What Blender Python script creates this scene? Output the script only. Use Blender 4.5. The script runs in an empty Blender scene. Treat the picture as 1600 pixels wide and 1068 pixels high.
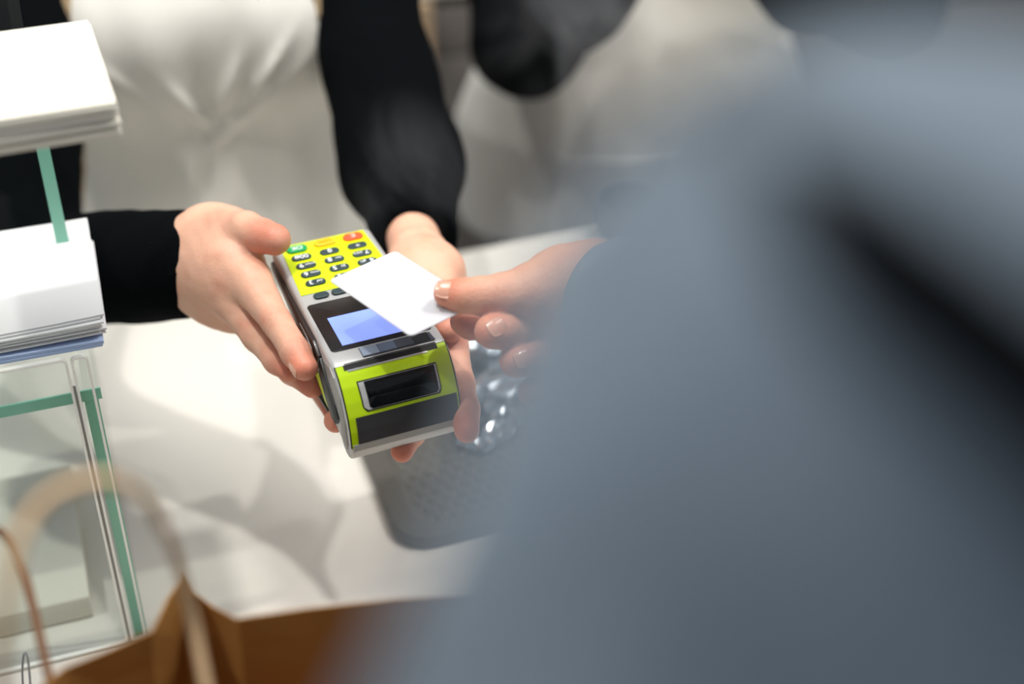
import bpy, bmesh, math, random
import numpy as np
from mathutils import Vector, Matrix, Euler
random.seed(4); rng=np.random.default_rng(4)
S=bpy.context.scene; COL=S.collection
# ---------------------------------------------------------------- camera
TH=math.radians(35.0); CAMP=np.array([0,0,1.70]); FPX=2222.0
cd=bpy.data.cameras.new('camera'); cam=bpy.data.objects.new('camera',cd); COL.objects.link(cam)
cam.location=tuple(CAMP); cam.rotation_euler=(math.radians(90)-TH,0,0)
cd.sensor_width=36; cd.lens=36*FPX/1600; cd.clip_start=0.02
cd.dof.use_dof=True; cd.dof.focus_distance=0.945; cd.dof.aperture_fstop=2.1
S.camera=cam
# ---------------------------------------------------------------- world and light
W=bpy.data.worlds.new('world'); S.world=W; W.use_nodes=True
W.node_tree.nodes['Background'].inputs[0].default_value=(0.80,0.86,0.95,1)
W.node_tree.nodes['Background'].inputs[1].default_value=0.42
S.view_settings.view_transform='Standard'; S.view_settings.look='None'
S.view_settings.exposure=0.1; S.view_settings.gamma=1.0
try: S.view_settings.use_curve_mapping=False
except Exception: pass
def lamp(name,kind,loc,energy,size=0.1,color=(1,1,1),aim=None,spot=None,blend=.4):
    l=bpy.data.lights.new(name,kind); l.energy=energy; l.color=color
    if kind=='AREA': l.shape='DISK'; l.size=size
    else: l.shadow_soft_size=size
    if kind=='SPOT': l.spot_size=math.radians(spot or 60); l.spot_blend=blend
    o=bpy.data.objects.new(name,l); COL.objects.link(o); o.location=loc
    if aim is not None: o.rotation_euler=(Vector(aim)-Vector(loc)).to_track_quat('-Z','Y').to_euler()
    return o
WARM=(1.0,0.955,0.88); NEUT=(1.0,0.98,0.95)
lamp('fill_spot','SPOT',(-0.35,0.80,2.75),44,0.035,NEUT,(-0.2,0.85,0.9),70,.5)
lamp('fill_spot','SPOT',(0.75,0.95,2.75),42,0.035,NEUT,(-0.05,0.95,0.9),70,.5)
lamp('fill_spot','SPOT',(-1.1,0.35,2.75),36,0.035,WARM,(-0.3,1.0,0.95),70,.5)
lamp('fill_spot','SPOT',(0.30,1.15,2.75),45,0.05,NEUT,(0.2,1.65,0.9),60,.6)
lamp('ceiling_panel','AREA',(-0.2,0.95,2.75),14,0.9,NEUT,(0,.8,0.9))
lamp('ceiling_panel','AREA',(0.9,1.2,2.75),9,0.9,NEUT,(0.3,1.4,0.9))
lamp('fill_spot','SPOT',(-0.95,1.5,2.75),55,0.05,NEUT,(0.05,1.6,0.95),36,.6)  # added fill spot to brighten the far worker's apron, no lamp known there
# ---------------------------------------------------------------- helpers
def lin(c):
    if isinstance(c,str): c=[int(c[i:i+2],16) for i in (0,2,4)]
    return tuple(((v/255)/12.92 if v/255<=0.04045 else ((v/255+0.055)/1.055)**2.4) for v in c)
F_=np.array([0,math.cos(TH),-math.sin(TH)]); U_=np.array([0,math.sin(TH),math.cos(TH)]); R_=np.array([1.,0,0])
def ray(px,py): return F_+(px-800)/FPX*R_-(py-534)/FPX*U_
def P(px,py,d): return CAMP+d*ray(px,py)                # a measured place: direction seen from the camera and its distance
def PZ(px,py,z): r=ray(px,py); return CAMP+r*((z-1.7)/r[2])
M={}
def mat(name,col,rough=.5,metal=0.,spec=.5,coat=0.,bump=0.,bscale=60,var=0.,vscale=8,emit=None,estr=0.,trans=0.,sheen=0.,sss=0.,ior=1.45,stretch=(1,1,1),alpha=1.):
    m=bpy.data.materials.new(name); m.use_nodes=True; nt=m.node_tree; b=nt.nodes['Principled BSDF']
    c=lin(col)
    b.inputs['Base Color'].default_value=(*c,1); b.inputs['Roughness'].default_value=rough; b.inputs['Metallic'].default_value=metal
    b.inputs['Specular IOR Level'].default_value=spec; b.inputs['Coat Weight'].default_value=coat; b.inputs['Coat Roughness'].default_value=.08
    b.inputs['Transmission Weight'].default_value=trans; b.inputs['IOR'].default_value=ior; b.inputs['Alpha'].default_value=alpha
    if sheen: b.inputs['Sheen Weight'].default_value=sheen
    if sss:
        b.inputs['Subsurface Weight'].default_value=sss; b.inputs['Subsurface Radius'].default_value=(1,.35,.18); b.inputs['Subsurface Scale'].default_value=.006
    if emit: b.inputs['Emission Color'].default_value=(*lin(emit),1); b.inputs['Emission Strength'].default_value=estr
    if bump or var:
        tc=nt.nodes.new('ShaderNodeTexCoord'); mp=nt.nodes.new('ShaderNodeMapping'); mp.inputs['Scale'].default_value=stretch
        nt.links.new(tc.outputs['Object'],mp.inputs[0])
    if bump:
        n=nt.nodes.new('ShaderNodeTexNoise'); n.inputs['Scale'].default_value=bscale; n.inputs['Detail'].default_value=5
        nt.links.new(mp.outputs[0],n.inputs['Vector'])
        bp=nt.nodes.new('ShaderNodeBump'); bp.inputs['Strength'].default_value=bump; bp.inputs['Distance'].default_value=.002
        nt.links.new(n.outputs['Fac'],bp.inputs['Height']); nt.links.new(bp.outputs[0],b.inputs['Normal'])
    if var:
        n=nt.nodes.new('ShaderNodeTexNoise'); n.inputs['Scale'].default_value=vscale; n.inputs['Detail'].default_value=4
        nt.links.new(mp.outputs[0],n.inputs['Vector'])
        mr=nt.nodes.new('ShaderNodeMapRange'); mr.inputs['From Min'].default_value=.3; mr.inputs['From Max'].default_value=.7
        mr.inputs['To Min'].default_value=1-var; mr.inputs['To Max'].default_value=1+var
        mx=nt.nodes.new('ShaderNodeMix'); mx.data_type='RGBA'; mx.blend_type='MULTIPLY'; mx.inputs['Factor'].default_value=1
        nt.links.new(n.outputs['Fac'],mr.inputs['Value']); mx.inputs['A'].default_value=(*c,1)
        nt.links.new(mr.outputs[0],mx.inputs['B']); nt.links.new(mx.outputs['Result'],b.inputs['Base Color'])
    M[name]=m; return m
def skin_mat(name,base,red,bump=.14):
    m=mat(name,base,rough=.48,spec=.35,bump=bump,bscale=420,sss=.22); nt=m.node_tree; b=nt.nodes['Principled BSDF']
    at=nt.nodes.new('ShaderNodeAttribute'); at.attribute_name='blush'
    n=nt.nodes.new('ShaderNodeTexNoise'); n.inputs['Scale'].default_value=55; n.inputs['Detail'].default_value=4
    tc=nt.nodes.new('ShaderNodeTexCoord'); nt.links.new(tc.outputs['Object'],n.inputs['Vector'])
    mr=nt.nodes.new('ShaderNodeMapRange'); mr.inputs['From Min'].default_value=.3; mr.inputs['From Max'].default_value=.7; mr.inputs['To Min'].default_value=-.18; mr.inputs['To Max'].default_value=.25
    nt.links.new(n.outputs['Fac'],mr.inputs['Value'])
    ad=nt.nodes.new('ShaderNodeMath'); ad.operation='ADD'; ad.use_clamp=True
    nt.links.new(at.outputs['Fac'],ad.inputs[0]); nt.links.new(mr.outputs[0],ad.inputs[1])
    mx=nt.nodes.new('ShaderNodeMix'); mx.data_type='RGBA'; mx.inputs['A'].default_value=(*lin(base),1); mx.inputs['B'].default_value=(*lin(red),1)
    nt.links.new(ad.outputs[0],mx.inputs['Factor']); nt.links.new(mx.outputs['Result'],b.inputs['Base Color'])
    return m
def tag(o,label=None,cat=None,group=None,kind=None):
    if label:o['label']=label
    if cat:o['category']=cat
    if group:o['group']=group
    if kind:o['kind']=kind
    return o
def link(name,me,m=None,parent=None,smooth=True):
    o=bpy.data.objects.new(name,me); COL.objects.link(o)
    if m is not None: me.materials.append(M[m] if isinstance(m,str) else m)
    if smooth: me.polygons.foreach_set('use_smooth',[True]*len(me.polygons))
    if parent is not None: o.parent=parent
    return o
def empty(name,loc=(0,0,0),rz=0):
    o=bpy.data.objects.new(name,None); COL.objects.link(o); o.location=loc; o.rotation_euler=(0,0,rz); o.empty_display_size=.05; return o
def meshobj(name,V,Fc,m,parent=None,smooth=False):
    me=bpy.data.meshes.new(name); me.from_pydata([tuple(map(float,v)) for v in V],[],[tuple(f) for f in Fc]); me.update()
    return link(name,me,m,parent,smooth)
def sharp(o,ang=35):
    me=o.data; bm=bmesh.new(); bm.from_mesh(me)
    for e in bm.edges:
        if len(e.link_faces)==2: e.smooth=e.calc_face_angle(0)<math.radians(ang)
    for f in bm.faces: f.smooth=True
    bm.to_mesh(me); bm.free(); return o
def bmobj(name,bm,m,parent=None,ang=35):
    bmesh.ops.recalc_face_normals(bm,faces=bm.faces)
    me=bpy.data.meshes.new(name); bm.to_mesh(me); bm.free()
    return sharp(link(name,me,m,parent),ang)
def prism(name,pts,z0,z1,m,parent=None,bev=0.,seg=2,mtx=None,ang=35):
    """polygon in the x-y plane raised from z0 to z1, top and bottom edges rounded"""
    bm=bmesh.new(); lo=[bm.verts.new((x,y,z0)) for x,y in pts]; hi=[bm.verts.new((x,y,z1)) for x,y in pts]; n=len(pts)
    bm.faces.new(lo[::-1]); bm.faces.new(hi)
    for i in range(n): bm.faces.new((lo[i],lo[(i+1)%n],hi[(i+1)%n],hi[i]))
    bmesh.ops.recalc_face_normals(bm,faces=bm.faces)
    if bev:
        es=[e for e in bm.edges if abs(e.verts[0].co.z-e.verts[1].co.z)<1e-9]
        bmesh.ops.bevel(bm,geom=es,offset=bev,segments=seg,profile=.5,affect='EDGES')
    if mtx is not None: bmesh.ops.transform(bm,matrix=mtx,verts=bm.verts)
    return bmobj(name,bm,m,parent,ang)
def rrect(x0,x1,y0,y1,r,n=5):
    out=[]
    for cx,cy,a in ((x1-r,y1-r,0),(x0+r,y1-r,90),(x0+r,y0+r,180),(x1-r,y0+r,270)):
        for k in range(n+1):
            t=math.radians(a+90*k/n); out.append((cx+r*math.cos(t),cy+r*math.sin(t)))
    return out
def box(name,x0,x1,y0,y1,z0,z1,m,parent=None,bev=0.,mtx=None):
    bm=bmesh.new(); bmesh.ops.create_cube(bm,size=1)
    for v in bm.verts: v.co=Vector((x0+(v.co.x+.5)*(x1-x0),y0+(v.co.y+.5)*(y1-y0),z0+(v.co.z+.5)*(z1-z0)))
    if bev: bmesh.ops.bevel(bm,geom=list(bm.edges),offset=bev,segments=3,profile=.5,affect='EDGES')
    if mtx is not None: bmesh.ops.transform(bm,matrix=mtx,verts=bm.verts)
    return bmobj(name,bm,m,parent)
def tube(name,pts,r,m,parent=None,n=10,sub=6,rs=None):
    pts=[np.array(p,float) for p in pts]; Q=[]
    for i in range(len(pts)-1):
        p0=pts[max(i-1,0)];p1=pts[i];p2=pts[i+1];p3=pts[min(i+2,len(pts)-1)]
        for k in range(sub):
            t=k/sub; Q.append(.5*((2*p1)+(-p0+p2)*t+(2*p0-5*p1+4*p2-p3)*t*t+(-p0+3*p1-3*p2+p3)*t**3))
    Q.append(pts[-1]); V=[];Fc=[]; up=np.array([0.3,.2,1.]); 
    for i,q in enumerate(Q):
        d=Q[min(i+1,len(Q)-1)]-Q[max(i-1,0)]; d/=np.linalg.norm(d)+1e-12
        a=np.cross(d,up); a/=np.linalg.norm(a)+1e-12; b=np.cross(d,a); up=np.cross(a,d) if i else up
        rr=r if rs is None else np.interp(i/(len(Q)-1),np.linspace(0,1,len(rs)),rs)
        for k in range(n):
            t=2*math.pi*k/n; V.append(q+rr*(math.cos(t)*a+math.sin(t)*b))
    for i in range(len(Q)-1):
        for k in range(n): Fc.append((i*n+k,i*n+(k+1)%n,(i+1)*n+(k+1)%n,(i+1)*n+k))
    Fc.append(tuple(range(n))[::-1]); Fc.append(tuple(range((len(Q)-1)*n,len(Q)*n)))
    return meshobj(name,V,Fc,m,parent,True)
def text(name,s,size,m,parent,mtx,depth=.0002,align='CENTER',offset=0.):
    cu=bpy.data.curves.new(name,'FONT'); cu.body=s; cu.size=size; cu.align_x=align; cu.align_y='CENTER'; cu.extrude=depth; cu.offset=offset
    t=bpy.data.objects.new(name,cu); COL.objects.link(t); dg=bpy.context.evaluated_depsgraph_get(); dg.update()
    me=bpy.data.meshes.new_from_object(t.evaluated_get(dg)); bpy.data.objects.remove(t); me.transform(mtx)
    return link(name,me,m,parent,False)
# ---- implicit surfaces -> one continuous mesh
def nets(fn,lo,hi,h):
    lo=np.array(lo,float); hi=np.array(hi,float); n=np.ceil((hi-lo)/h).astype(int)+1
    ax=[(lo[i]+h*np.arange(n[i])).astype(np.float32) for i in range(3)]
    D=np.empty(n,np.float32)
    for i in range(0,n[0],24):
        X,Y,Z=np.meshgrid(ax[0][i:i+24],ax[1],ax[2],indexing='ij'); D[i:i+24]=fn(np.stack([X,Y,Z],-1))
    s=D<0; c=[(a,b,d) for a in(0,1) for b in(0,1) for d in(0,1)]
    sl=lambda a,k:slice(a,n[k]-1+a)
    cnt=sum(s[sl(a,0),sl(b,1),sl(d,2)].astype(np.int8) for a,b,d in c)
    idx=np.argwhere((cnt>0)&(cnt<8)); N=len(idx)
    vals=np.stack([D[idx[:,0]+a,idx[:,1]+b,idx[:,2]+d] for a,b,d in c],1)
    acc=np.zeros((N,3));num=np.zeros(N)
    for i in range(8):
        for j in range(i+1,8):
            if sum(x!=y for x,y in zip(c[i],c[j]))!=1: continue
            va,vb=vals[:,i],vals[:,j]; k=(va<0)!=(vb<0); t=np.where(k,va/(np.where(k,va-vb,1)),0)
            p=np.array(c[i])[None]+t[:,None]*(np.array(c[j])-np.array(c[i]))[None]; acc+=p*k[:,None]; num+=k
    V=lo+h*(idx+acc/num[:,None]); mp=-np.ones(n-1,np.int64); mp[tuple(idx.T)]=np.arange(N); Q=[]
    for a in range(3):
        b,d=(a+1)%3,(a+2)%3
        s0=[slice(None)]*3;s1=[slice(None)]*3; s0[a]=slice(0,n[a]-1);s1[a]=slice(1,n[a])
        A=s[tuple(s0)];B=s[tuple(s1)]; e=np.argwhere(A!=B)
        ok=(e[:,b]>0)&(e[:,d]>0)&(e[:,b]<n[b]-1)&(e[:,d]<n[d]-1); e=e[ok]
        fl=A[tuple(e.T)]
        def cell(ob,od): q=e.copy(); q[:,b]-=ob; q[:,d]-=od; return mp[tuple(q.T)]
        q=np.stack([cell(1,1),cell(0,1),cell(0,0),cell(1,0)],1); q[~fl]=q[~fl][:,::-1]; Q.append(q)
    return V,np.concatenate(Q)
def npmesh(name,V,Q):
    me=bpy.data.meshes.new(name); me.vertices.add(len(V)); me.vertices.foreach_set('co',V.astype(np.float32).ravel())
    me.loops.add(Q.size); me.loops.foreach_set('vertex_index',Q.astype(np.int32).ravel())
    me.polygons.add(len(Q)); me.polygons.foreach_set('loop_start',np.arange(0,Q.size,4,dtype=np.int32)); me.update(calc_edges=True); me.validate(); return me
def smin(a,b,k): hh=np.maximum(k-np.abs(a-b),0)/k; return np.minimum(a,b)-hh*hh*k*.25
def cone(p,a,b,ra,rb):
    a=np.asarray(a,np.float32);b=np.asarray(b,np.float32);ba=b-a; l2=float(ba@ba)+1e-12
    h=np.clip(((p-a)@ba)/l2,0,1); return np.linalg.norm(p-a-h[...,None]*ba,axis=-1)-(ra+(rb-ra)*h)
def ell(p,c,r,R=None):
    q=p-np.asarray(c,np.float32)
    if R is not None: q=q@np.asarray(R,np.float32)
    r=np.asarray(r,np.float32); k=np.linalg.norm(q/r,axis=-1); return (k-1)*float(r.min())
def chain(p,pts,k=.004):
    d=None
    for (a,ra),(b,rb) in zip(pts[:-1],pts[1:]):
        e=cone(p,a,b,ra,rb); d=e if d is None else smin(d,e,k)
    return d
def bounds(pts,pad):
    A=np.array([q for q,_ in pts]); r=max(r for _,r in pts)+pad; return A.min(0)-r,A.max(0)+r
def wav(p,s,seed,amp):
    rs=np.random.default_rng(seed); o=0
    for i in range(7):
        k=rs.normal(size=3); k*=s*(1+.6*i)/np.linalg.norm(k); o=o+np.sin(p@k.astype(np.float32)+rs.uniform(0,6.28))/(1+.5*i)
    return o*amp/3

# ---------------------------------------------------------------- materials
mat('white_laminate','E7E3D9',rough=.16,spec=.55,coat=.35,var=.015,vscale=3)
mat('dark_floor','4A4744',rough=.5,var=.1,vscale=5)
mat('wall_paint','8B877F',rough=.8,var=.04)
mat('cabinet_grey','6B6661',rough=.45,var=.03)
mat('tan_wood','B49B7C',rough=.5,var=.08,vscale=20,stretch=(1,1,8))
mat('apron_cloth','D6D3CA',rough=.92,spec=.15,bump=.25,bscale=700,sheen=.1,var=.02,vscale=6)
mat('tan_binding','9C8768',rough=.85,bump=.3,bscale=600)
mat('black_knit','07090B',rough=1.,spec=.04,bump=.5,bscale=500)
mat('black_trousers','15161A',rough=.9)
mat('jacket_cloth','7E8A94',rough=.85,spec=.2,bump=.5,bscale=260,var=.38,vscale=16)
mat('shade_black','08090B',rough=.9,spec=.1)  # near-black colour for the band of shade on the jacket
mat('denim','2C3440',rough=.9)
skin_mat('skin_light','DBAA90','C9745C'); skin_mat('skin_tan','D3A084','BE6C54',.3)
mat('nail','DDA58D',rough=.25,spec=.5,coat=.2,sss=.1); mat('nail_tan','C8937C',rough=.2,spec=.5,coat=.4)
mat('silver_plastic','B9B9B7',rough=.33,spec=.5,metal=.25,bump=.05,bscale=900)
mat('side_plastic','8F8C88',rough=.4,spec=.5,metal=.2)
mat('dark_grip','2E2522',rough=.38,spec=.5,coat=.2); mat('black_rubber','1B1D1E',rough=.45)
mat('lime_yellow','CDE31A',rough=.35,spec=.4); mat('lime_cover','B9DA0E',rough=.22,spec=.5,coat=.35)
mat('key_grey','2E3E40',rough=.4); mat('key_green','0B9A55',rough=.4); mat('key_yellow','F3B41A',rough=.4); mat('key_red','F0552E',rough=.4)
mat('print_white','F4F6F4',rough=.5); mat('print_amber','E0930F',rough=.5)
mat('black_gloss','060607',rough=.08,spec=.4); mat('bezel_black','1E1B1A',rough=.22,spec=.5)
mat('slot_black','050505',rough=.6); mat('chrome','E2E3E4',rough=.18,metal=1.)
mat('band_grey','343436',rough=.32,spec=.5,var=.25,vscale=30,stretch=(1,1,1),bump=.1,bscale=60)
mat('chin_grey','A3A29B',rough=.5)
mat('lcd','6E86F0',rough=.25,emit='93A5FF',estr=.72,spec=.5)
mat('contactless_blue','5E6B80',rough=.2,spec=.5,coat=.3); mat('contactless_pale','8C98AA',rough=.2,coat=.3); mat('contactless_dark','40444C',rough=.2,coat=.3)
mat('card_white','BCBCC0',rough=.35,spec=.4)
mat('napkin_paper','E2DED0',rough=.9,spec=.1,bump=.2,bscale=300); mat('sheet_paper','DDDDDD',rough=.85,spec=.1); mat('sheet_blue','A9BBDD',rough=.85)
mat('kraft','A37640',rough=.85,spec=.1,bump=.25,bscale=90,var=.08,vscale=25,stretch=(1,1,.2)); mat('kraft_light','BFA07A',rough=.85); mat('kraft_dark','6B4B33',rough=.85)
mat('kraft_pale','8F6B40',rough=.85); mat('tray_grey','5F5D58',rough=.3,spec=.5); mat('foil','BFC6CB',rough=.2,metal=1.)
mat('wire_steel','8E9092',rough=.3,metal=1.); mat('dark_ceramic','55555C',rough=.3); mat('seam_grey','8A8A84',rough=.6); mat('acrylic_edge','F4F4EC',rough=.4)
# glass: clear faces, green tint by thickness through absorption at the edges
def glass(name,col,rough=0.0,tr=1.):
    m=bpy.data.materials.new(name); m.use_nodes=True; nt=m.node_tree; nt.nodes.clear()
    o=nt.nodes.new('ShaderNodeOutputMaterial'); g=nt.nodes.new('ShaderNodeBsdfGlossy'); t=nt.nodes.new('ShaderNodeBsdfTransparent'); x=nt.nodes.new('ShaderNodeMixShader'); f=nt.nodes.new('ShaderNodeFresnel')
    f.inputs[0].default_value=1.35; g.inputs['Roughness'].default_value=.02; t.inputs[0].default_value=(*lin(col),1)
    ge=nt.nodes.new('ShaderNodeNewGeometry'); mu=nt.nodes.new('ShaderNodeMath'); mu.operation='SUBTRACT'; mu.use_clamp=True; nt.links.new(f.outputs[0],mu.inputs[0]); nt.links.new(ge.outputs['Backfacing'],mu.inputs[1])
    nt.links.new(mu.outputs[0],x.inputs[0]); nt.links.new(t.outputs[0],x.inputs[1]); nt.links.new(g.outputs[0],x.inputs[2]); nt.links.new(x.outputs[0],o.inputs[0]); M[name]=m
glass('clear_glass','FCFEFD')
mat('glass_edge','7FBFA8',rough=.25,spec=.5,coat=.2)

# ---------------------------------------------------------------- setting
YAW=math.radians(19.2); E1=np.array([math.cos(YAW),math.sin(YAW),0]); E2=np.array([-math.sin(YAW),math.cos(YAW),0])
ORG=np.array([-0.27,0.738,0.92])                         # the glass case's near right foot on the counter
CF=Matrix.Translation(Vector(ORG))@Matrix.Rotation(YAW,4,'Z')     # counter frame: x along the counter, y away from the customer
def cfw(x,y,z): return ORG+E1*x+E2*y+np.array([0,0,z])
box('floor',-3,3,-2,4,-.05,0,'dark_floor')['kind']='structure'
w=box('wall_back',-4,4,3.6,3.7,0,2.9,'wall_paint',mtx=Matrix.Translation((0,0,0))@Matrix.Rotation(YAW*.6,4,'Z')); w['kind']='structure'
# counter: back edge runs through the measured line
yb=float((PZ(836,371,.92)-ORG)@E2)
ct=empty('service_counter',tuple(ORG*[1,1,0]),YAW); tag(ct,'glossy white service counter under the card terminal and glass case','counter')
box('worktop',-1.5,1.6,yb-.78,yb,.88,.92,'white_laminate',ct,.004)
box('base_panel',-1.45,1.55,yb-.72,yb-.04,0,.88,'white_laminate',ct,.002)
# back cabinet behind the staff
bc=empty('back_cabinet',(-0.1,2.05,0),YAW*.7); tag(bc,'dark grey back cabinet with a white top behind the two aproned workers','cabinet')
box('worktop',-.9,1.9,0,.5,.90,.92,'white_laminate',bc,.003)
box('body',-.88,1.88,.03,.48,.05,.90,'cabinet_grey',bc)
for i in range(4):
    box('drawer_front',-.86+i*.68,-.86+i*.68+.672,.008,.03,.80,.878,'cabinet_grey',bc,.002)
    box('door',-.86+i*.68,-.86+i*.68+.672,.008,.03,.08,.795,'cabinet_grey',bc,.002)
tb=box('wooden_block',-.025,.012,-.02,.005,.80,.90,'tan_wood'); tb.matrix_world=Matrix.Translation((-.135,2.03,0))@Matrix.Rotation(YAW*.7,4,'Z'); tag(tb,'small upright tan wooden strip on the dark cabinet front','panel')

# ---------------------------------------------------------------- glass display case on the counter
gc=empty('glass_case',tuple(ORG),YAW); tag(gc,'green edged glass display case on the counter at the left','display case')
T=.008; GX0=-.62
H2=.227; H1=.405
box('side_pane',-T,0,0.001,.30,0,H2-T-.0003,'clear_glass',gc)
e=box('pane_edge',-T-.0004,.0004,-.0012,.001,0,H2-T-.0004,'glass_edge',gc); e['label']='green vertical glass edge'
box('upper_pane',-T,0,.161,.32,H2+.0003,H1-.0003,'clear_glass',gc)
e=box('pane_edge',-T-.0004,.0004,.1588,.1608,H2+.0003,H1-.0003,'glass_edge',gc); e['label']='green edge of the upper pane'
box('shelf',GX0,.003,.0,.34,H2-T,H2,'clear_glass',gc)
e=box('shelf_edge',GX0,.003,-.0014,-.0001,H2-T-.0002,H2+.0002,'glass_edge',gc); e['label']='green front edge of the shelf'
box('top_shelf',GX0,.0,.0,.30,H1,H1+T,'clear_glass',gc)
box('top_shelf_edge',GX0,0,-.0014,-.0001,H1-.0002,H1+T,'glass_edge',gc)
# front doors with bright polished rims and a dark gap
def door_rim(x0,x1,z0,z1,r):
    bm=bmesh.new(); out=[(x,y) for x,y in rrect(x0,x1,z0,z1,r)]; inn=[(x,y) for x,y in rrect(x0+.0016,x1-.0016,z0+.0016,z1-.0016,max(r-.0016,.001))]
    ring=[]
    for pts in (out,inn):
        ring.append([[bm.verts.new((x,yy,z)) for x,z in pts] for yy in (-.0075,-.0040)])
    n=len(out)
    for i in range(n):
        j=(i+1)%n
        for a,b in ((ring[0][0],ring[1][0]),(ring[0][1],ring[1][1]),(ring[0][0],ring[0][1]),(ring[1][0],ring[1][1])): bm.faces.new((a[i],a[j],b[j],b[i]))
    return bmobj('door_rim',bm,'acrylic_edge',None)
for x0,x1 in ((GX0,-.0135),(-.0115,-.0005)):
    d=prism('door',[(x,y) for x,y in rrect(x0,x1,.002,.258,.004)],.0045,.007,'clear_glass',gc,mtx=Matrix.Rotation(math.radians(90),4,'X'))
    r=door_rim(x0,x1,.002,.258,.004); r.parent=d; r['label']='bright polished rim of the door'
box('door_seal',-.0133,-.0117,-.0068,-.0048,.004,.235,'seam_grey',gc)
# white carton behind the doors
cb=box('carton',-.30,-.035,.03,.19,.001,.022,'napkin_paper',None,.0015); cb.matrix_world=CF.copy(); tag(cb,'low white carton lying inside the glass case behind its doors','box')
# ---------------------------------------------------------------- paper and napkins
def sheets(name,c,L,Wd,z0,n,th,m,label,cat,ang,jit=.0012,curl=0.):
    bm=bmesh.new()
    for i in range(n):
        a=ang+rng.normal()*.012; ox,oy=rng.normal(size=2)*jit; z=z0+i*th
        G=6; vs=[[None]*(G+1) for _ in range(G+1)]; lo=[[None]*(G+1) for _ in range(G+1)]
        for u in range(G+1):
            for v in range(G+1):
                x=(u/G-1)*L; y=(v/G)*Wd
                zz=curl*((u/G)**3)*(1-(v/G))**2*(.5+.5*i/n)
                X=c[0]+ox+x*math.cos(a)-y*math.sin(a); Y=c[1]+oy+x*math.sin(a)+y*math.cos(a)
                vs[u][v]=bm.verts.new((X,Y,z+th*.88+zz)); lo[u][v]=bm.verts.new((X,Y,z+zz))
        for u in range(G):
            for v in range(G):
                bm.faces.new((vs[u][v],vs[u+1][v],vs[u+1][v+1],vs[u][v+1])); bm.faces.new((lo[u][v+1],lo[u+1][v+1],lo[u+1][v],lo[u][v]))
        for u in range(G):
            bm.faces.new((lo[u][0],lo[u+1][0],vs[u+1][0],vs[u][0])); bm.faces.new((vs[u][G],vs[u+1][G],lo[u+1][G],lo[u][G]))
            bm.faces.new((lo[G][u],lo[G][u+1],vs[G][u+1],vs[G][u])); bm.faces.new((vs[0][u],vs[0][u+1],lo[0][u+1],lo[0][u]))
    o=bmobj(name,bm,m,None,25); tag(o,label,cat); return o
zt=.92+H1+T; k=PZ(182,160,zt+.022)
sheets('napkin_stack',k,.17,.125,zt+.0004,11,.0021,'napkin_paper','thick stack of cream paper napkins on top of the glass case','napkins',math.radians(21),curl=-.0)
zt2=.92+H2; k=PZ(160,502,zt2+.018)
sheets('paper_stack',k,.19,.14,zt2+.0005+.0055,10,.0014,'sheet_paper','stack of loose white paper sheets on the glass shelf under the napkins','paper',math.radians(18),.0020,.003)
sheets('blue_paper_pad',k+np.array([-.002,-.004,0]),.19,.14,zt2+.0004,4,.0013,'sheet_blue','pale blue paper pad beneath the white paper sheets on the shelf','paper',math.radians(18.5),.0008)

# ---------------------------------------------------------------- kraft paper bag
bg=empty('paper_bag',(-.1,.45,.92)); tag(bg,'open brown kraft paper bag with handles at the bottom left','bag')
bo=np.array([-.1,.45,.92])
rim=[P(20,1110,.66),P(100,1043,.69),P(165,1017,.70),P(238,985,.715),P(262,935,.735),P(289,893,.75),P(304,925,.765),P(333,948,.755),P(370,966,.715),P(480,950,.725),P(622,934,.735),P(760,925,.74),P(800,1150,.66),P(700,1330,.60),P(400,1350,.585),P(120,1300,.60)]
base=[(-.235,.46),(-.232,.475),(-.226,.49),(-.216,.505),(-.207,.515),(-.195,.527),(-.180,.530),(-.165,.530),(-.145,.53),(-.10,.53),(-.05,.53),(.005,.52),(.01,.44),(-.03,.37),(-.12,.36),(-.21,.38)]
V=[];Fc=[];nr=len(rim);NL=10
for j in range(NL+1):
    t=j/NL
    for i,(rm,b_) in enumerate(zip(rim,base)):
        q=rm*(1-t)+np.array([b_[0],b_[1],.921])*t
        if 0<j<NL: q=q+np.array([math.sin(i*1.9+j*.7),math.cos(i*2.3+j*.5),0])*.0016
        V.append(q-bo)
for j in range(NL):
    for i in range(nr): Fc.append((j*nr+i,j*nr+(i+1)%nr,(j+1)*nr+(i+1)%nr,(j+1)*nr+i))
Fc.append(tuple(range(NL*nr,NL*nr+nr)))
wall=meshobj('bag_wall',V,Fc,'kraft',bg,False); sm=wall.modifiers.new('thickness','SOLIDIFY'); sm.thickness=.0007; sm.offset=0
hp=[P(365,1330,.590),P(345,1200,.60),P(322,1070,.61),P(302,970,.615),P(285,905,.60),P(266,845,.56),P(230,782,.52),P(180,752,.50),P(120,755,.49),P(62,790,.485),P(28,850,.48),P(8,960,.48),P(5,1090,.50),P(60,1230,.55),P(140,1330,.598)]
h=tube('handle',[q-bo for q in hp],.0024,'kraft_light',bg); h['label']='pale arched handle standing over the opening'
hp=[P(20,1150,.655),P(-45,1080,.655),P(-60,1000,.66),P(-40,880,.70),P(-5,828,.73),P(32,880,.73),P(52,950,.72),P(68,1020,.71),P(84,1090,.70)]
h=tube('handle',[q-bo for q in hp],.0024,'kraft_dark',bg); h['label']='darker brown handle leaning at the left'

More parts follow.
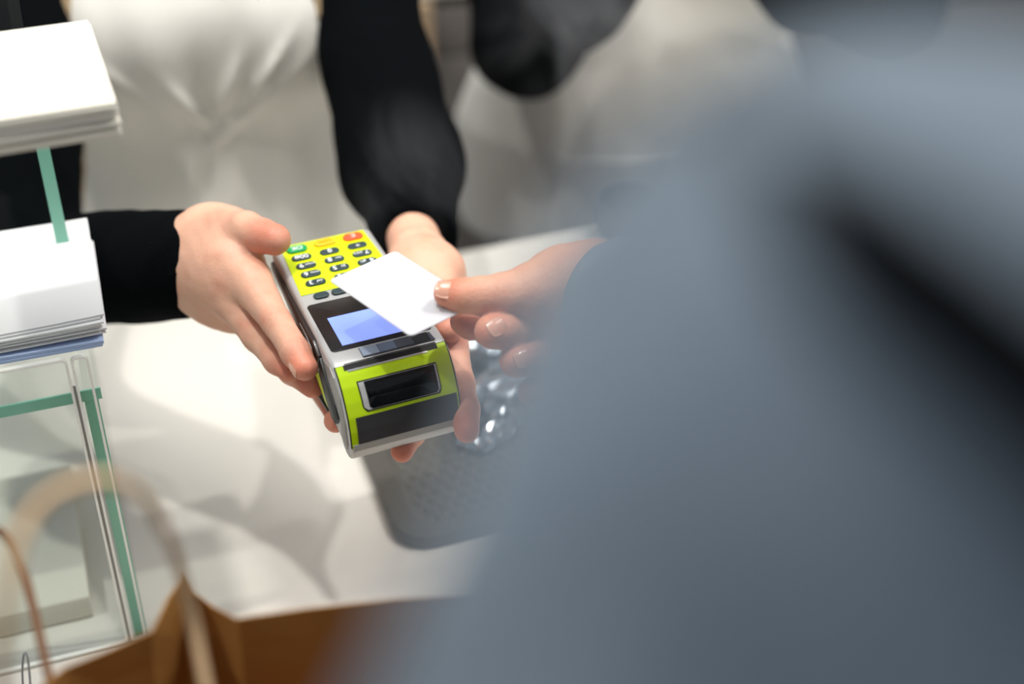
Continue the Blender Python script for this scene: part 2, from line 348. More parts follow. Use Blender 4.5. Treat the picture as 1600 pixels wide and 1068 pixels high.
# ---------------------------------------------------------------- change tray, foil, wire hook, bowl
zc=.92
tr=empty('change_tray',tuple(PZ(640,780,zc)),YAW); tag(tr,'grey plastic change tray with honeycomb floor lying below the terminal','tray')
to=PZ(640,780,zc); 
def tl(px,py): q=PZ(px,py,zc)-to; return float(q@E1),float(q@E2)
xL=min(tl(585,740)[0],tl(560,705)[0]); yN=tl(640,868)[1]
bm=bmesh.new(); X0,X1,Y0,Y1=xL,xL+.21,yN,yN+.29
loops=[(rrect(X0,X1,Y0,Y1,.03,8),0.0005),(rrect(X0,X1,Y0,Y1,.03,8),.009),(rrect(X0+.002,X1-.002,Y0+.002,Y1-.002,.028,8),.012),(rrect(X0+.019,X1-.019,Y0+.019,Y1-.019,.018,8),.0105),(rrect(X0+.026,X1-.026,Y0+.026,Y1-.026,.014,8),.004)]
rg=[[bm.verts.new((x,y,z)) for x,y in pts] for pts,z in loops]
for a,b in zip(rg[:-1],rg[1:]):
    for i in range(len(a)): bm.faces.new((a[i],a[(i+1)%len(a)],b[(i+1)%len(a)],b[i]))
bm.faces.new(rg[-1]); bm.faces.new(rg[0][::-1])
bmobj('rim',bm,'tray_grey',tr)
bm=bmesh.new(); hr=.0075; j=0; yy=Y0+.03
while yy<Y1-.028:
    xx=X0+.03+(hr*.87 if j%2 else 0)
    while xx<X1-.028:
        vs=[bm.verts.new((xx+hr*.80*math.cos(math.radians(60*k+30)),yy+hr*.80*math.sin(math.radians(60*k+30)),.0042)) for k in range(6)]
        vt=[bm.verts.new((v.co.x*1+0-(v.co.x-xx)*.35,v.co.y-(v.co.y-yy)*.35,.0062)) for v in vs]
        for k in range(6): bm.faces.new((vs[k],vs[(k+1)%6],vt[(k+1)%6],vt[k]))
        bm.faces.new(vt); xx+=hr*1.74
    yy+=hr*1.5; j+=1
o=bmobj('honeycomb_floor',bm,'tray_grey',tr,20)
# crumpled foil packets on the tray
def foil(px,py,r,seed,label,flat=.35,stretch=1.6,ang=.5):
    c=PZ(px,py,zc+.012); bm=bmesh.new(); bmesh.ops.create_icosphere(bm,subdivisions=4,radius=1); rs=np.random.default_rng(seed)
    ks=rs.normal(size=(9,3))*2.6; ph=rs.uniform(0,6.28,9)
    for v in bm.verts:
        n=np.array(v.co); s_=1+.16*sum(abs(math.sin(float(k_@n)+p_))-.6 for k_,p_ in zip(ks,ph))/2.2+.10*sum(abs(math.sin(float(k_@n)*3.1+p_*2))-.6 for k_,p_ in zip(ks,ph))/2.6
        q=n*s_*r*np.array([stretch,1,flat]); v.co=Vector((q[0]*math.cos(ang)-q[1]*math.sin(ang),q[0]*math.sin(ang)+q[1]*math.cos(ang),max(q[2],-r*flat*.7)))
    o=bmobj('foil_wrapper',bm,'foil',None,18); o.location=(c[0],c[1],zc+.0045+r*flat*.72); tag(o,label,'wrapper'); return o
foil(782,588,.036,3,'crumpled shiny silver wrapper on the tray nearest the customer\'s fingers')
foil(768,660,.028,8,'smaller crumpled silver wrapper on the tray right of the terminal front',.4,1.3,1.2)
foil(745,540,.030,12,'crumpled silver wrapper half hidden behind the terminal and card',.5,1.3,.1)
hk=[P(37,1090,.99),P(35,1050,.99),P(37,1024,.99),P(41,1021,.992),P(45,1040,.995),P(49,1090,1.0)]
o=tube('wire_hook',hk,.0008,'wire_steel',None,8,8); tag(o,'thin steel wire hook at the bottom left corner','hook')
c=PZ(985,345,.935); bm=bmesh.new(); prof=[(0,0),(.022,0),(.032,.012),(.036,.028),(.034,.04),(.031,.04),(.032,.027),(.026,.01),(0,.006)]
rgs=[[bm.verts.new((r*math.cos(2*math.pi*k/32),r*math.sin(2*math.pi*k/32),z)) for k in range(32)] if r else [bm.verts.new((0,0,z))] for r,z in prof]
for a,b in zip(rgs[:-1],rgs[1:]):
    for k in range(32):
        if len(a)==1: bm.faces.new((a[0],b[k],b[(k+1)%32]))
        elif len(b)==1: bm.faces.new((a[k],a[(k+1)%32],b[0]))
        else: bm.faces.new((a[k],a[(k+1)%32],b[(k+1)%32],b[k]))
o=bmobj('bowl',bm,'dark_ceramic'); o.location=(c[0],c[1],.92); tag(o,'small dark round bowl at the back edge of the counter','bowl')

# ---------------------------------------------------------------- payment terminal (millimetres, own frame)
TR=Matrix(((0.915368512,-0.402168339,0.019003011),(0.402606818,0.914661586,-0.036082219),(-0.002870158,0.04067936,0.99916813)))
TT=Vector((-0.07967118,0.75247204,1.16553078)); TMx=Matrix.Translation(TT)@TR.to_4x4()@Matrix.Scale(.001,4)
term=empty('payment_terminal'); term.matrix_world=Matrix.Translation(TT)@TR.to_4x4()
tag(term,'silver card payment terminal with lime keypad held over the counter','card terminal')
MM=Matrix.Scale(.001,4)
def T3(x,y,z): return np.array(TMx@Vector((x,y,z)))
top=[(147,-3.2),(146.2,-1),(144.5,0),(10,0),(2,-.3),(-2,-1.5),(-8,-5),(-14,-10),(-20,-17.5),(-25,-26),(-28,-35),(-29.5,-44),(-30,-50)]
chin=[(-29.5,-55),(-26,-59),(-20,-60)]; bot=[(-14,-58),(-10,-54),(20,-49),(45,-41),(62,-34),(85,-24),(118,-20),(143,-18),(147,-14)]
poly=top+chin+bot
bm=bmesh.new(); A=[bm.verts.new((-39,y,z)) for y,z in poly]; B=[bm.verts.new((39,y,z)) for y,z in poly]
for i in range(len(poly)): bm.faces.new((A[i],A[(i+1)%len(poly)],B[(i+1)%len(poly)],B[i]))
bm.faces.new(A[::-1]); bm.faces.new(B); bmesh.ops.recalc_face_normals(bm,faces=bm.faces)
for v in bm.verts:                                                  # slight taper to the far end
    v.co.x*=1-.055*max(0,(v.co.y-40)/107)**1.4
es=[e for e in bm.edges if (abs(abs(e.verts[0].co.x)-abs(e.verts[1].co.x))<4 and e.verts[0].co.x*e.verts[1].co.x>0)]
bmesh.ops.bevel(bm,geom=es,offset=3.2,segments=4,profile=.5,affect='EDGES',clamp_overlap=True)
bmesh.ops.transform(bm,matrix=MM,verts=bm.verts)
bmobj('housing',bm,'silver_plastic',term,40)
# strips that follow the printer bulge: s = distance along the top profile
pr=np.array([(147,-3.2),(145,0),(10,0),(2,-.3),(-2,-1.5),(-8,-5),(-14,-10),(-20,-17.5),(-25,-26),(-28,-35),(-29.5,-44),(-30,-50),(-29.5,-55),(-26,-59)],float)
sl_=np.r_[0,np.cumsum(np.linalg.norm(np.diff(pr,axis=0),axis=1))]
def prof(s):
    y=np.interp(s,sl_,pr[:,0]);z=np.interp(s,sl_,pr[:,1]); a=s-2.5;b=s+2.5
    d=np.array([np.interp(b,sl_,pr[:,0])-np.interp(a,sl_,pr[:,0]),np.interp(b,sl_,pr[:,1])-np.interp(a,sl_,pr[:,1])]); d/=np.linalg.norm(d)
    return y,z,np.array([d[1],-d[0]])*-1*(-1 if False else 1)
def strip(name,outline,off,th,m,parent=None,ns=None,bulge=0.,label=None,dx=3.):
    """closed (x,s) region given as rows: list of (s, x0, x1)"""
    rows=[];ss=np.array([r[0] for r in outline]); x0=np.array([r[1] for r in outline]); x1=np.array([r[2] for r in outline])
    s=np.unique(np.r_[np.arange(ss[0],ss[-1],1.2),ss]); nx=12; V=[];Fc=[]
    for lay in (0,1):
        for si in s:
            y,z,n=prof(si)
            if n[1]<0 and n[0]>0: n=-n
            a=np.interp(si,ss,x0);b=np.interp(si,ss,x1)
            for k in range(nx+1):
                x=a+(b-a)*k/nx; t=(si-ss[0])/(ss[-1]-ss[0]); o_=off-(th if lay else 0)+bulge*(1-((2*k/nx-1)**6))*(math.sin(math.pi*t)**.6 if lay==0 else 0)
                V.append((x/1000,(y+n[0]*o_)/1000,(z+n[1]*o_)/1000))
    w_=nx+1; L=len(s)*w_
    for i in range(len(s)-1):
        for k in range(nx): a=i*w_+k; Fc.append((a,a+1,a+w_+1,a+w_)); Fc.append((a+L,a+L+w_,a+L+w_+1,a+L+1))
        a=i*w_; Fc.append((a,a+w_,a+L+w_,a+L)); a=i*w_+nx; Fc.append((a,a+L,a+L+w_,a+w_))
    for k in range(nx): Fc.append((k,k+L,k+L+1,k+1)); a=(len(s)-1)*w_+k; Fc.append((a,a+1,a+L+1,a+L))
    o=meshobj(name,V,Fc,m,parent or term); bm=bmesh.new(); bm.from_mesh(o.data); bmesh.ops.recalc_face_normals(bm,faces=bm.faces); bm.to_mesh(o.data); bm.free(); sharp(o,40)
    if label:o['label']=label
    return o
sh=strip('cover_gap',[(150.2,-38.2,38.2),(206.8,-38.2,38.2)],.25,.8,'slot_black')
cover=strip('printer_cover',[(151.0,-37.4,37.4),(206.3,-37.4,37.4)],.8,1.2,'lime_cover',label='lime green paper roll cover')
strip('paper_slot',[(150.9,-32.5,31.5),(154.4,-32.5,31.5)],1.1,1.0,'slot_black')
strip('paper_slot_lip',[(154.4,-30.5,24),(155.6,-30.5,24)],1.3,.8,'chrome')
# tear bar teeth
V=[];Fc=[]
for i in range(86):
    x=-31.5+i*.73
    y0,z0,_=prof(150.9); b=len(V)
    V+=[(x,y0+.9,z0+.7),(x+.73,y0+.9,z0+.7),(x+.365,y0-.9,z0+1.5),(x,y0+.9,z0+1.3),(x+.73,y0+.9,z0+1.3),(x+.365,y0-.9,z0+1.7)]
    Fc+=[(b,b+1,b+2),(b+3,b+5,b+4),(b,b+3,b+4,b+1),(b+1,b+4,b+5,b+2),(b+2,b+5,b+3,b)]
meshobj('tear_bar',np.array(V)/1000,Fc,'slot_black',term)
wf=strip('window_frame',[(163.0,-27.2,27.2),(180,-26.8,27.0),(183.2,-24.5,25.5)],1.15,.8,'slot_black',term)
strip('window_bezel',[(163.9,-26.4,26.6),(180,-26.0,26.2),(182.3,-23.5,24.5)],1.5,.6,'silver_plastic',wf,label='silver edge of the roll window')
strip('window_lens',[(164.2,-22.8,25.2),(180.3,-22.4,24.8),(181.9,-20.5,23)],2.0,.9,'black_gloss',wf,bulge=1.4,label='glossy black roll window')
strip('lower_band',[(185.4,-33.0,36.2),(203.9,-33.2,36.4)],1.3,1.0,'band_grey',label='dark grey band under the lime cover')
strip('chin',[(204.0,-36.8,36.8),(216,-36,36)],1.25,1.2,'chin_grey')
# contactless marks
cz=.25
prism('contactless_strip',[(-17.6,.8),(-17.6,10.6),(31.5,10.0),(32.5,.8)],0,cz+.15,'contactless_dark',term,.1,1,mtx=MM)
for k,(x,m_) in enumerate(((-17.2,'contactless_pale'),(-5.4,'contactless_blue'),(6.4,'contactless_dark'),(18.2,'bezel_black'))):
    prism('contactless_mark',[(x,1.2),(x,10.2),(x+11.4,10.2),(x+11.4,1.2)],cz+.16,cz+.34,m_,term,0,1,mtx=MM)
# keypad
prism('keypad_panel',[(-31,144.3),(-34.6,81),(34.6,81),(31.5,144.3)][::-1],-.2,.55,'lime_yellow',term,.3,2,mtx=MM)
RZ=Matrix.Rotation(math.pi,4,'Z')
def key(x,y,w_,h_,m_,txt,tm='print_white',name='key',small=None,side=1,lab=None,hh=1.9,ts=6.4):
    k=prism(name,[(x+a,y+b) for a,b in rrect(-w_/2,w_/2,-h_/2,h_/2,h_/2*.98,6)],.4,hh,m_,term,.75,3,mtx=MM)
    if lab:k['label']=lab
    if txt:
        dx=-3.4*side if small else 0
        text('key_digit',txt,ts/1000,tm,k,Matrix.Translation(((x+dx)/1000,y/1000,(hh+.15)/1000))@RZ,.00012,offset=.00003)
    if small: text('key_letters',small,.0036,tm,k,Matrix.Translation(((x+3.0*side)/1000,y/1000,(hh+.15)/1000))@RZ,.00012)
YR=[136.4,125.2,114.1,103.0,91.8]
key(-20.8,YR[0],15.2,8.2,'key_green','OK',lab='green enter key',hh=2.3,ts=6)
key(.4,YR[0]+1,16.5,8.2,'key_yellow','CORR','print_amber',lab='yellow correction key',hh=2.3,ts=3.6)
key(21.4,YR[0]+.6,15.2,8.2,'key_red','C',lab='red cancel key',hh=2.3,ts=5)
rows=[(('00#',None),('0',None),('*',None)),(('9','wxyz'),('8','tuv'),('7','pqrs')),(('6','mno'),('5','jkl'),('4','ghi')),(('3','def'),('2','abc'),('1',None))]
for r,row in enumerate(rows):
    for c_,(d_,s_) in enumerate(row):
        key((-20.7,0,20.7)[c_],YR[r+1],14.4,6.9,'key_grey',d_,small=s_,side=(1,1,-1)[c_])
for i,x in enumerate((-21.8,-9.0,3.8,16.6)):
    key(x,76,11,6.6,'key_grey',None,name='function_key',hh=1.6)
bz=prism('screen_bezel',rrect(-34.9,34.9,12.2,68.5,3,4),-.2,.5,'bezel_black',term,.25,2,mtx=MM)
prism('screen',[(-26.2,16.8),(26.2,16.8),(26.2,49.2),(-26.2,49.2)],.5,.62,'lcd',bz,mtx=MM)['label']='lit blue screen'
# sides: grip, rubber, lime label
for s_ in (-1,1):
    def side(name,pts,m_,x0,x1,bev=.4):
        bm=bmesh.new(); lo=[bm.verts.new((s_*(x0-2.2*max(0,(y-40)/107)**1.4),y,z)) for y,z in pts]; hi=[bm.verts.new((s_*(x1-2.2*max(0,(y-40)/107)**1.4),y,z)) for y,z in pts]
        bm.faces.new(lo); bm.faces.new(hi[::-1])
        for i in range(len(pts)): bm.faces.new((lo[i],lo[(i+1)%len(pts)],hi[(i+1)%len(pts)],hi[i]))
        bmesh.ops.recalc_face_normals(bm,faces=bm.faces); es=list(bm.edges)
        bmesh.ops.bevel(bm,geom=es,offset=bev,segments=2,profile=.5,affect='EDGES'); bmesh.ops.transform(bm,matrix=MM,verts=bm.verts)
        return bmobj(name,bm,m_,term)
    side('side_grip',[(143,-9),(120,-8.5),(90,-7.2),(60,-5.5),(36,-4.5),(24,-9.5),(30,-24),(44,-33),(64,-29),(88,-21),(120,-17),(143,-15.5)],'dark_grip',38,41.2,.9)
    side('grip_line',[(66,-10),(50,-9.5),(38,-12),(36,-14.5),(44,-13.5),(58,-12.5)],'side_plastic',41,41.7,.2)
    side('side_rubber',[(24,-10.5),(12,-19),(-5,-29),(-11,-36),(-6,-44),(4,-47),(14,-41),(28,-27)],'black_rubber',38,40.6,.6)
    side('lime_label',[(44,-35.5),(30,-28.5),(12,-43),(8,-47),(22,-46)],'lime_yellow',38.6,39.5,.2)
    side('side_plate',[(18,-8),(4,-3.8),(-5,-6.5),(-16,-16),(-24,-31),(-27,-46),(-24,-52),(-14,-47),(-13,-35),(-2,-26),(10,-17.5)],'side_plastic',38.4,39.8,.5)
box('battery_door',-.037,.037,-.010,.06,-.0560,-.0525,'black_rubber',term,.001,mtx=Matrix.Rotation(math.radians(-9),4,'X'))

# ---------------------------------------------------------------- white card
u=PZ(617,388,1.207)-PZ(515,435,1.207); v=PZ(650,529,1.207)-PZ(515,435,1.207)
c0=(PZ(515,435,1.207)+PZ(747,479,1.207))/2; ang=math.atan2(v[1],v[0])
cardz=1.2075
card=prism('bank_card',rrect(-.0428,.0428,-.027,.027,.0035,6),-.0004,.0004,'card_white',None,.00015,1)
card.location=(c0[0],c0[1],cardz); card.rotation_euler=(math.radians(.6),math.radians(-.4),ang); tag(card,'blank white plastic card held over the terminal screen','card')

# ---------------------------------------------------------------- hands
def hand_fn(palm,fingers,kp=.0058,kf=.0045,extra=None,creases=()):
    def fn(p):
        d=None
        for seg in palm:
            e=chain(p,seg,.008); d=e if d is None else smin(d,e,.016)
        out=d
        for fg in fingers:
            f=chain(p,fg,kf); f=smin(d,f,kp); out=smin(out,f,.0012)
        for (c,dr,w_,amp) in creases:
            q=p-np.asarray(c,np.float32); t=q@np.asarray(dr,np.float32); rad=np.linalg.norm(q,axis=-1)
            out=out+amp*np.exp(-(t/w_)**2)*np.exp(-(rad/.018)**2)
        return out
    return fn
def unit(v): v=np.asarray(v,float); return v/np.linalg.norm(v)
def finger(*a): return [(P(x,y,d),r) for x,y,d,r in a]
def crease(a,b,t,w=.0009,amp=.0007):
    return (a*(1-t)+b*t,unit(b-a),w,amp)
def nail(tip,prev,toward,r,w,l,m,parent,shift=0.):
    """curved nail plate bedded in the back of a fingertip"""
    d=unit(tip-prev); n=unit(toward-(toward@d)*d); s=np.cross(d,n); V=[];Fc=[];G=10
    for lay in (0,1):
        for i in range(G+1):
            for j in range(G+1):
                a=(i/G*2-1);b=(j/G*2-1); aa=a*math.sqrt(1-.32*b*b); bb=b*math.sqrt(1-.32*a*a)
                th=aa*w/2/r; rr=r+(.0004 if lay==0 else -.0012)-.0012*max(0,bb)**2
                V.append(tip+d*(shift+bb*l/2)+n*rr*math.cos(th)+s*rr*math.sin(th))
    L=(G+1)**2
    for i in range(G):
        for j in range(G): a=i*(G+1)+j; Fc.append((a,a+1,a+G+2,a+G+1)); Fc.append((a+L,a+L+G+1,a+L+G+2,a+L+1))
    for k in range(G):
        for a,b in ((k,k+1),(G*(G+1)+k,G*(G+1)+k+1),(k*(G+1),(k+1)*(G+1)),(k*(G+1)+G,(k+1)*(G+1)+G)): Fc.append((a,b,b+L,a+L))
    o=meshobj('fingernail',V,Fc,m,parent,True); return o
TOC=lambda q: unit(CAMP-q)
# cashier's right hand (left in the picture), laid along the terminal's side
RH=dict(palm=[finger((285,418,1.09,.020),(322,410,1.042,.0275),(345,425,1.02,.026)),
              finger((300,400,1.08,.019),(335,390,1.03,.0235),(363,412,1.003,.0195),(390,438,.99,.0148)),
              finger((300,418,1.08,.019),(326,420,1.038,.0265),(355,445,1.01,.020),(372,470,1.0,.0145)),
              finger((300,425,1.08,.019),(330,440,1.037,.0245),(345,470,1.03,.018),(365,490,1.025,.013)),
              finger((300,400,1.08,.020),(318,388,1.04,.0245),(330,362,1.03,.0170),(360,358,1.015,.0155))],
        fingers=[finger((388,436,.99,.0150),(434,505,.960,.0102),(462,550,.940,.0094),(476,574,.932,.0086)),
                 finger((362,468,1.0,.0140),(404,524,.985,.0108),(434,562,.968,.0096),(452,578,.960,.0086)),
                 finger((352,462,1.035,.012),(405,525,1.015,.0098),(455,580,.992,.0085),(488,605,.975,.0072)),
                 finger((350,455,1.05,.011),(418,530,1.04,.0090),(492,598,1.015,.0076),(524,650,.99,.0068)),
                 finger((345,356,1.022,.0160),(385,361,.998,.0132),(408,368,.988,.0114),(429,374,.982,.0112))],
        creases=[])
i_=RH['fingers'][0]; RH['creases']+= [crease(i_[0][0],i_[1][0],1.0,.0012,.0009),crease(i_[1][0],i_[2][0],.12,.001,.0007),crease(i_[1][0],i_[2][0],.92,.001,.0005)]
t_=RH['fingers'][4]; RH['creases']+= [crease(t_[1][0],t_[2][0],.9,.0010,.0006)]
# cashier's left hand (under the terminal)
LH=dict(palm=[finger((645,372,1.11,.020),(655,402,1.07,.0205),(665,440,1.04,.022)),
              [(P(660,432,1.05),.020),(T3(28,62,-52),.020),(T3(30,30,-66),.016)],
              [(P(655,432,1.05),.019),(T3(5,62,-54),.018),(T3(8,30,-68),.015)],
              [(P(655,432,1.05),.019),(T3(-8,70,-52),.017),(T3(-10,36,-66),.014)],
              [(P(675,430,1.04),.022),(T3(46,66,-40),.016)]],
        fingers=[[(T3(44,60,-44),.0135),(P(706,540,.975),.0108),(P(719,600,.958),.0098),(P(727,640,.945),.0092),(P(729,672,.938),.0086)],
                 [(T3(22,40,-66),.0125),(T3(16,10,-68),.0105),(T3(12,-6,-68),.0090),(P(628,704,.945),.0078)],
                 [(T3(4,44,-66),.0120),(T3(-4,26,-66),.010),(T3(-8,14,-65),.009),(T3(-10,6,-64),.0082)],
                 [(T3(-12,40,-66),.0115),(T3(-26,26,-66),.0095),(T3(-34,18,-62),.008)],
                 [(P(680,440,1.03),.017),(P(690,470,1.0),.0125),(P(697,500,.975),.0105),(P(702,514,.962),.0092)]],creases=[])
# customer's hand
CH=dict(palm=[finger((985,470,.905,.029),(930,458,.905,.027),(890,462,.902,.024)),
              finger((920,470,.91,.027),(868,470,.915,.020)),
              finger((940,500,.91,.026),(900,530,.91,.022)),
              finger((930,440,.905,.024),(880,443,.898,.021),(835,455,.893,.0170))],
        fingers=[finger((870,448,.897,.0195),(828,457,.891,.0165),(790,461,.888,.0140),(752,462,.886,.0116),(722,462,.886,.0104),(700,459,.887,.0088)),
                 finger((885,478,.922,.015),(828,492,.927,.0118),(775,505,.922,.0105),(736,506,.917,.0092),(722,502,.914,.0082)),
                 finger((900,520,.915,.0155),(850,518,.915,.0130),(815,512,.898,.0122),(785,514,.886,.0118),(769,517,.880,.0112)),
                 finger((915,550,.915,.0145),(870,556,.910,.0125),(840,560,.895,.0115),(806,563,.886,.0108)),
                 finger((925,585,.915,.013),(885,600,.910,.011),(850,610,.90,.0098),(830,612,.895,.009))],creases=[])
t_=CH['fingers'][0]; 
for k_ in (.05,.25,.45,.65,.85): CH['creases'].append(crease(t_[2][0],t_[3][0],k_,.0008,.0005))
m_=CH['fingers'][2]; CH['creases']+=[crease(m_[1][0],m_[2][0],.55,.0010,.0011),crease(m_[0][0],m_[1][0],.8,.001,.0008)]
CH['creases']+=[crease(P(870,500,.9),P(835,455,.89),.35,.0011,.0010),crease(P(880,500,.9),P(845,450,.89),.30,.0011,.0008)]
def hand_mesh(H,h,noise=7):
    pts=[q for c_ in H['palm']+H['fingers'] for q in c_]; lo,hi=bounds(pts,.004)
    f0=hand_fn(H['palm'],H['fingers'],creases=H['creases']); f=lambda p:f0(p)+wav(p,160,noise,.00045)
    V,Q=nets(f,lo,hi,h); b=np.zeros(len(V))
    for fg in H['fingers']:
        t=fg[-1][0]; d=np.linalg.norm(V-t,axis=1); b=np.maximum(b,.8*np.exp(-(d/.017)**2))
        for q,_ in fg[1:-1]: d=np.linalg.norm(V-q,axis=1); b=np.maximum(b,.32*np.exp(-(d/.012)**2))
    return V,Q,b
def body_mesh(name,parts,m,parent):
    """parts: (V,Q,blush) -> one mesh"""
    Vs=[];Qs=[];Bs=[];n=0
    for V,Q,b in parts: Vs.append(V);Qs.append(Q+n);Bs.append(b);n+=len(V)
    me=npmesh(name,np.concatenate(Vs),np.concatenate(Qs)); o=link(name,me,m,parent)
    at=me.attributes.new('blush','FLOAT','POINT'); at.data.foreach_set('value',np.concatenate(Bs).astype(np.float32)[:len(me.vertices)])
    return o
# ---------------------------------------------------------------- people
def torso_fn(c,e,w,tab,z0=None):
    c=np.asarray(c,np.float32);e=np.asarray(e,np.float32);w=np.asarray(w,np.float32); tz=[t[0] for t in tab]
    def fn(p,g=0.):
        q=p-c; u=q@e; v_=q@w; z=p[...,2]
        rx=np.interp(z,tz,[t[1] for t in tab])+g; ry=np.interp(z,tz,[t[2] for t in tab])+g; ov=np.interp(z,tz,[t[3] for t in tab])
        d=(np.sqrt((u/rx)**2+((v_-ov)/ry)**2)-1)*np.minimum(rx,ry)*.9
        return np.maximum(d,np.maximum(z-tz[-1]-g,tz[0]-g-z))
    return fn
def head_parts(p,c,w,s=1.):
    c=np.asarray(c,float); w=np.asarray(w,float); e=np.cross([0,0,1.],w); up=np.array([0,0,1.])
    R=np.stack([e,w,up],1)
    d=ell(p,c+up*.02,(.075*s,.093*s,.105*s),R); d=smin(d,ell(p,c+w*.03-up*.055,(.052*s,.058*s,.06*s),R),.04)
    d=smin(d,cone(p,c+w*.088+up*.005,c+w*.108-up*.028,.008,.013),.012)
    for sg in (-1,1):
        d=smin(d,ell(p,c+e*sg*.078-w*.005,(.012,.02,.032),R),.008); d=smin(d,-ell(p,c+e*sg*.031+w*.092+up*.012,(.016,.012,.010),R)*-1,.001) if False else d
        d=np.maximum(d,-ell(p,c+e*sg*.031+w*.100+up*.012,(.016,.014,.009),R))
        d=smin(d,ell(p,c+e*sg*.031+w*.078+up*.012,(.013,.013,.012),R),.002)
    d=smin(d,ell(p,c+w*.082-up*.058,(.024,.012,.006),R),.005); d=smin(d,ell(p,c+w*.080-up*.070,(.020,.013,.007),R),.005)
    return d
def person(name,label,c,e,w,tab,arms,neck,head,hands,skin,top_mat,top_grow=.006,extra=None,legs_mat='black_trousers',hs=.004,wr=(28,6,.003),lean=None,head_s=.95,more=None,cuffs=(None,None)):
    """arms: lists of joints shoulder, elbow, wrist with radii"""
    tf=torso_fn(c,e,w,tab); zb=tab[0][0]
    def arm_d(p,g=0.):
        d=None
        for a in arms:
            q=chain(p,[(x,r+g) for x,r in a],.03); d=q if d is None else np.minimum(d,q)
        return d
    def legs(p,g=0.):
        d=None
        for sg in (-1,1):
            hp_=np.asarray(c)*[1,1,0]+np.asarray(e)*sg*.09+[0,0,zb+.03]; kn=np.asarray(c)*[1,1,0]+np.asarray(e)*sg*.10+np.asarray(w)*.02+[0,0,.48]; an=np.asarray(c)*[1,1,0]+np.asarray(e)*sg*.11+[0,0,.07]
            q=smin(chain(p,[(hp_,.085+g),(kn,.055+g),(an,.04+g)],.03),cone(p,an+[0,0,-.03],an+np.asarray(w)*.15+[0,0,-.035],.04,.032),.02); d=q if d is None else smin(d,q,.02)
        return d
    def body(p):
        d=smin(tf(p),arm_d(p,-.008),.035)
        if more: d=smin(d,chain(p,more,.03),.05)
        d=smin(d,chain(p,neck,.03),.03); d=smin(d,head_parts(p,head,w,head_s),.02); return smin(d,legs(p),.04)
    js=[q for a in arms for q in a]+neck+[(np.asarray(head),.13)]+[(np.asarray(c)*[1,1,0]+np.asarray(e)*s_*.25+[0,0,zz],.12) for s_ in(-1,1) for zz in (.12,zb)]
    lo,hi=bounds(js,.02); lo[2]=-.002
    V,Q=nets(body,lo,hi,.008)
    o=body_mesh(name,[(V,Q,np.zeros(len(V)))]+hands,skin,None); tag(o,label,'person')
    # top garment
    zs=tab[0][0]
    jr=[q for a in arms for q in a]+[(np.asarray(c)*[1,1,0]+np.asarray(e)*s_*.2+[0,0,zz],.06) for s_ in(-1,1) for zz in (zs,tab[-1][0])]
    def top_(p):
        g=top_grow; d=smin(tf(p,g),arm_d(p,g),.04)
        if more: d=smin(d,chain(p,[(x,r_+g) for x,r_ in more],.03),.02)
        d=smin(d,chain(p,[(q,r+g) for q,r in neck[:1]*2],.03),.03)
        d=d+wav(p,wr[0],11,wr[2])+wav(p,wr[0]*3,12,wr[2]*.35)
        for a,cn in zip(arms,cuffs):                     # clean open cuffs
            en=np.asarray(a[-1][0]); dr=unit(en-np.asarray(a[-2][0])) if cn is None else unit(cn); t=(p-en.astype(np.float32))@dr.astype(np.float32)
            near=np.linalg.norm(p-en.astype(np.float32),axis=-1)<.10
            d=np.where(near,np.maximum(d,t),d)
        return np.maximum(d,zs-p[...,2]) 
    lo,hi=bounds(jr,.03); V,Q=nets(top_,lo,hi,hs); link('sweater' if top_mat=='black_knit' else 'jacket',npmesh('top',V,Q),top_mat,o)
    lo=np.minimum(np.asarray(c)-.32,np.asarray(c)+.32)*[1,1,0]+[0,0,.05]; hi=(np.asarray(c)+.32)*[1,1,0]+[0,0,zs+.12]
    V,Q=nets(lambda p:np.maximum(smin(legs(p,.008),tf(p,.004) ,.04),np.maximum(p[...,2]-zs-.02,.09-p[...,2])),lo,hi,.009)
    link('trousers',npmesh('trousers',V,Q),legs_mat,o)
    return o,tf
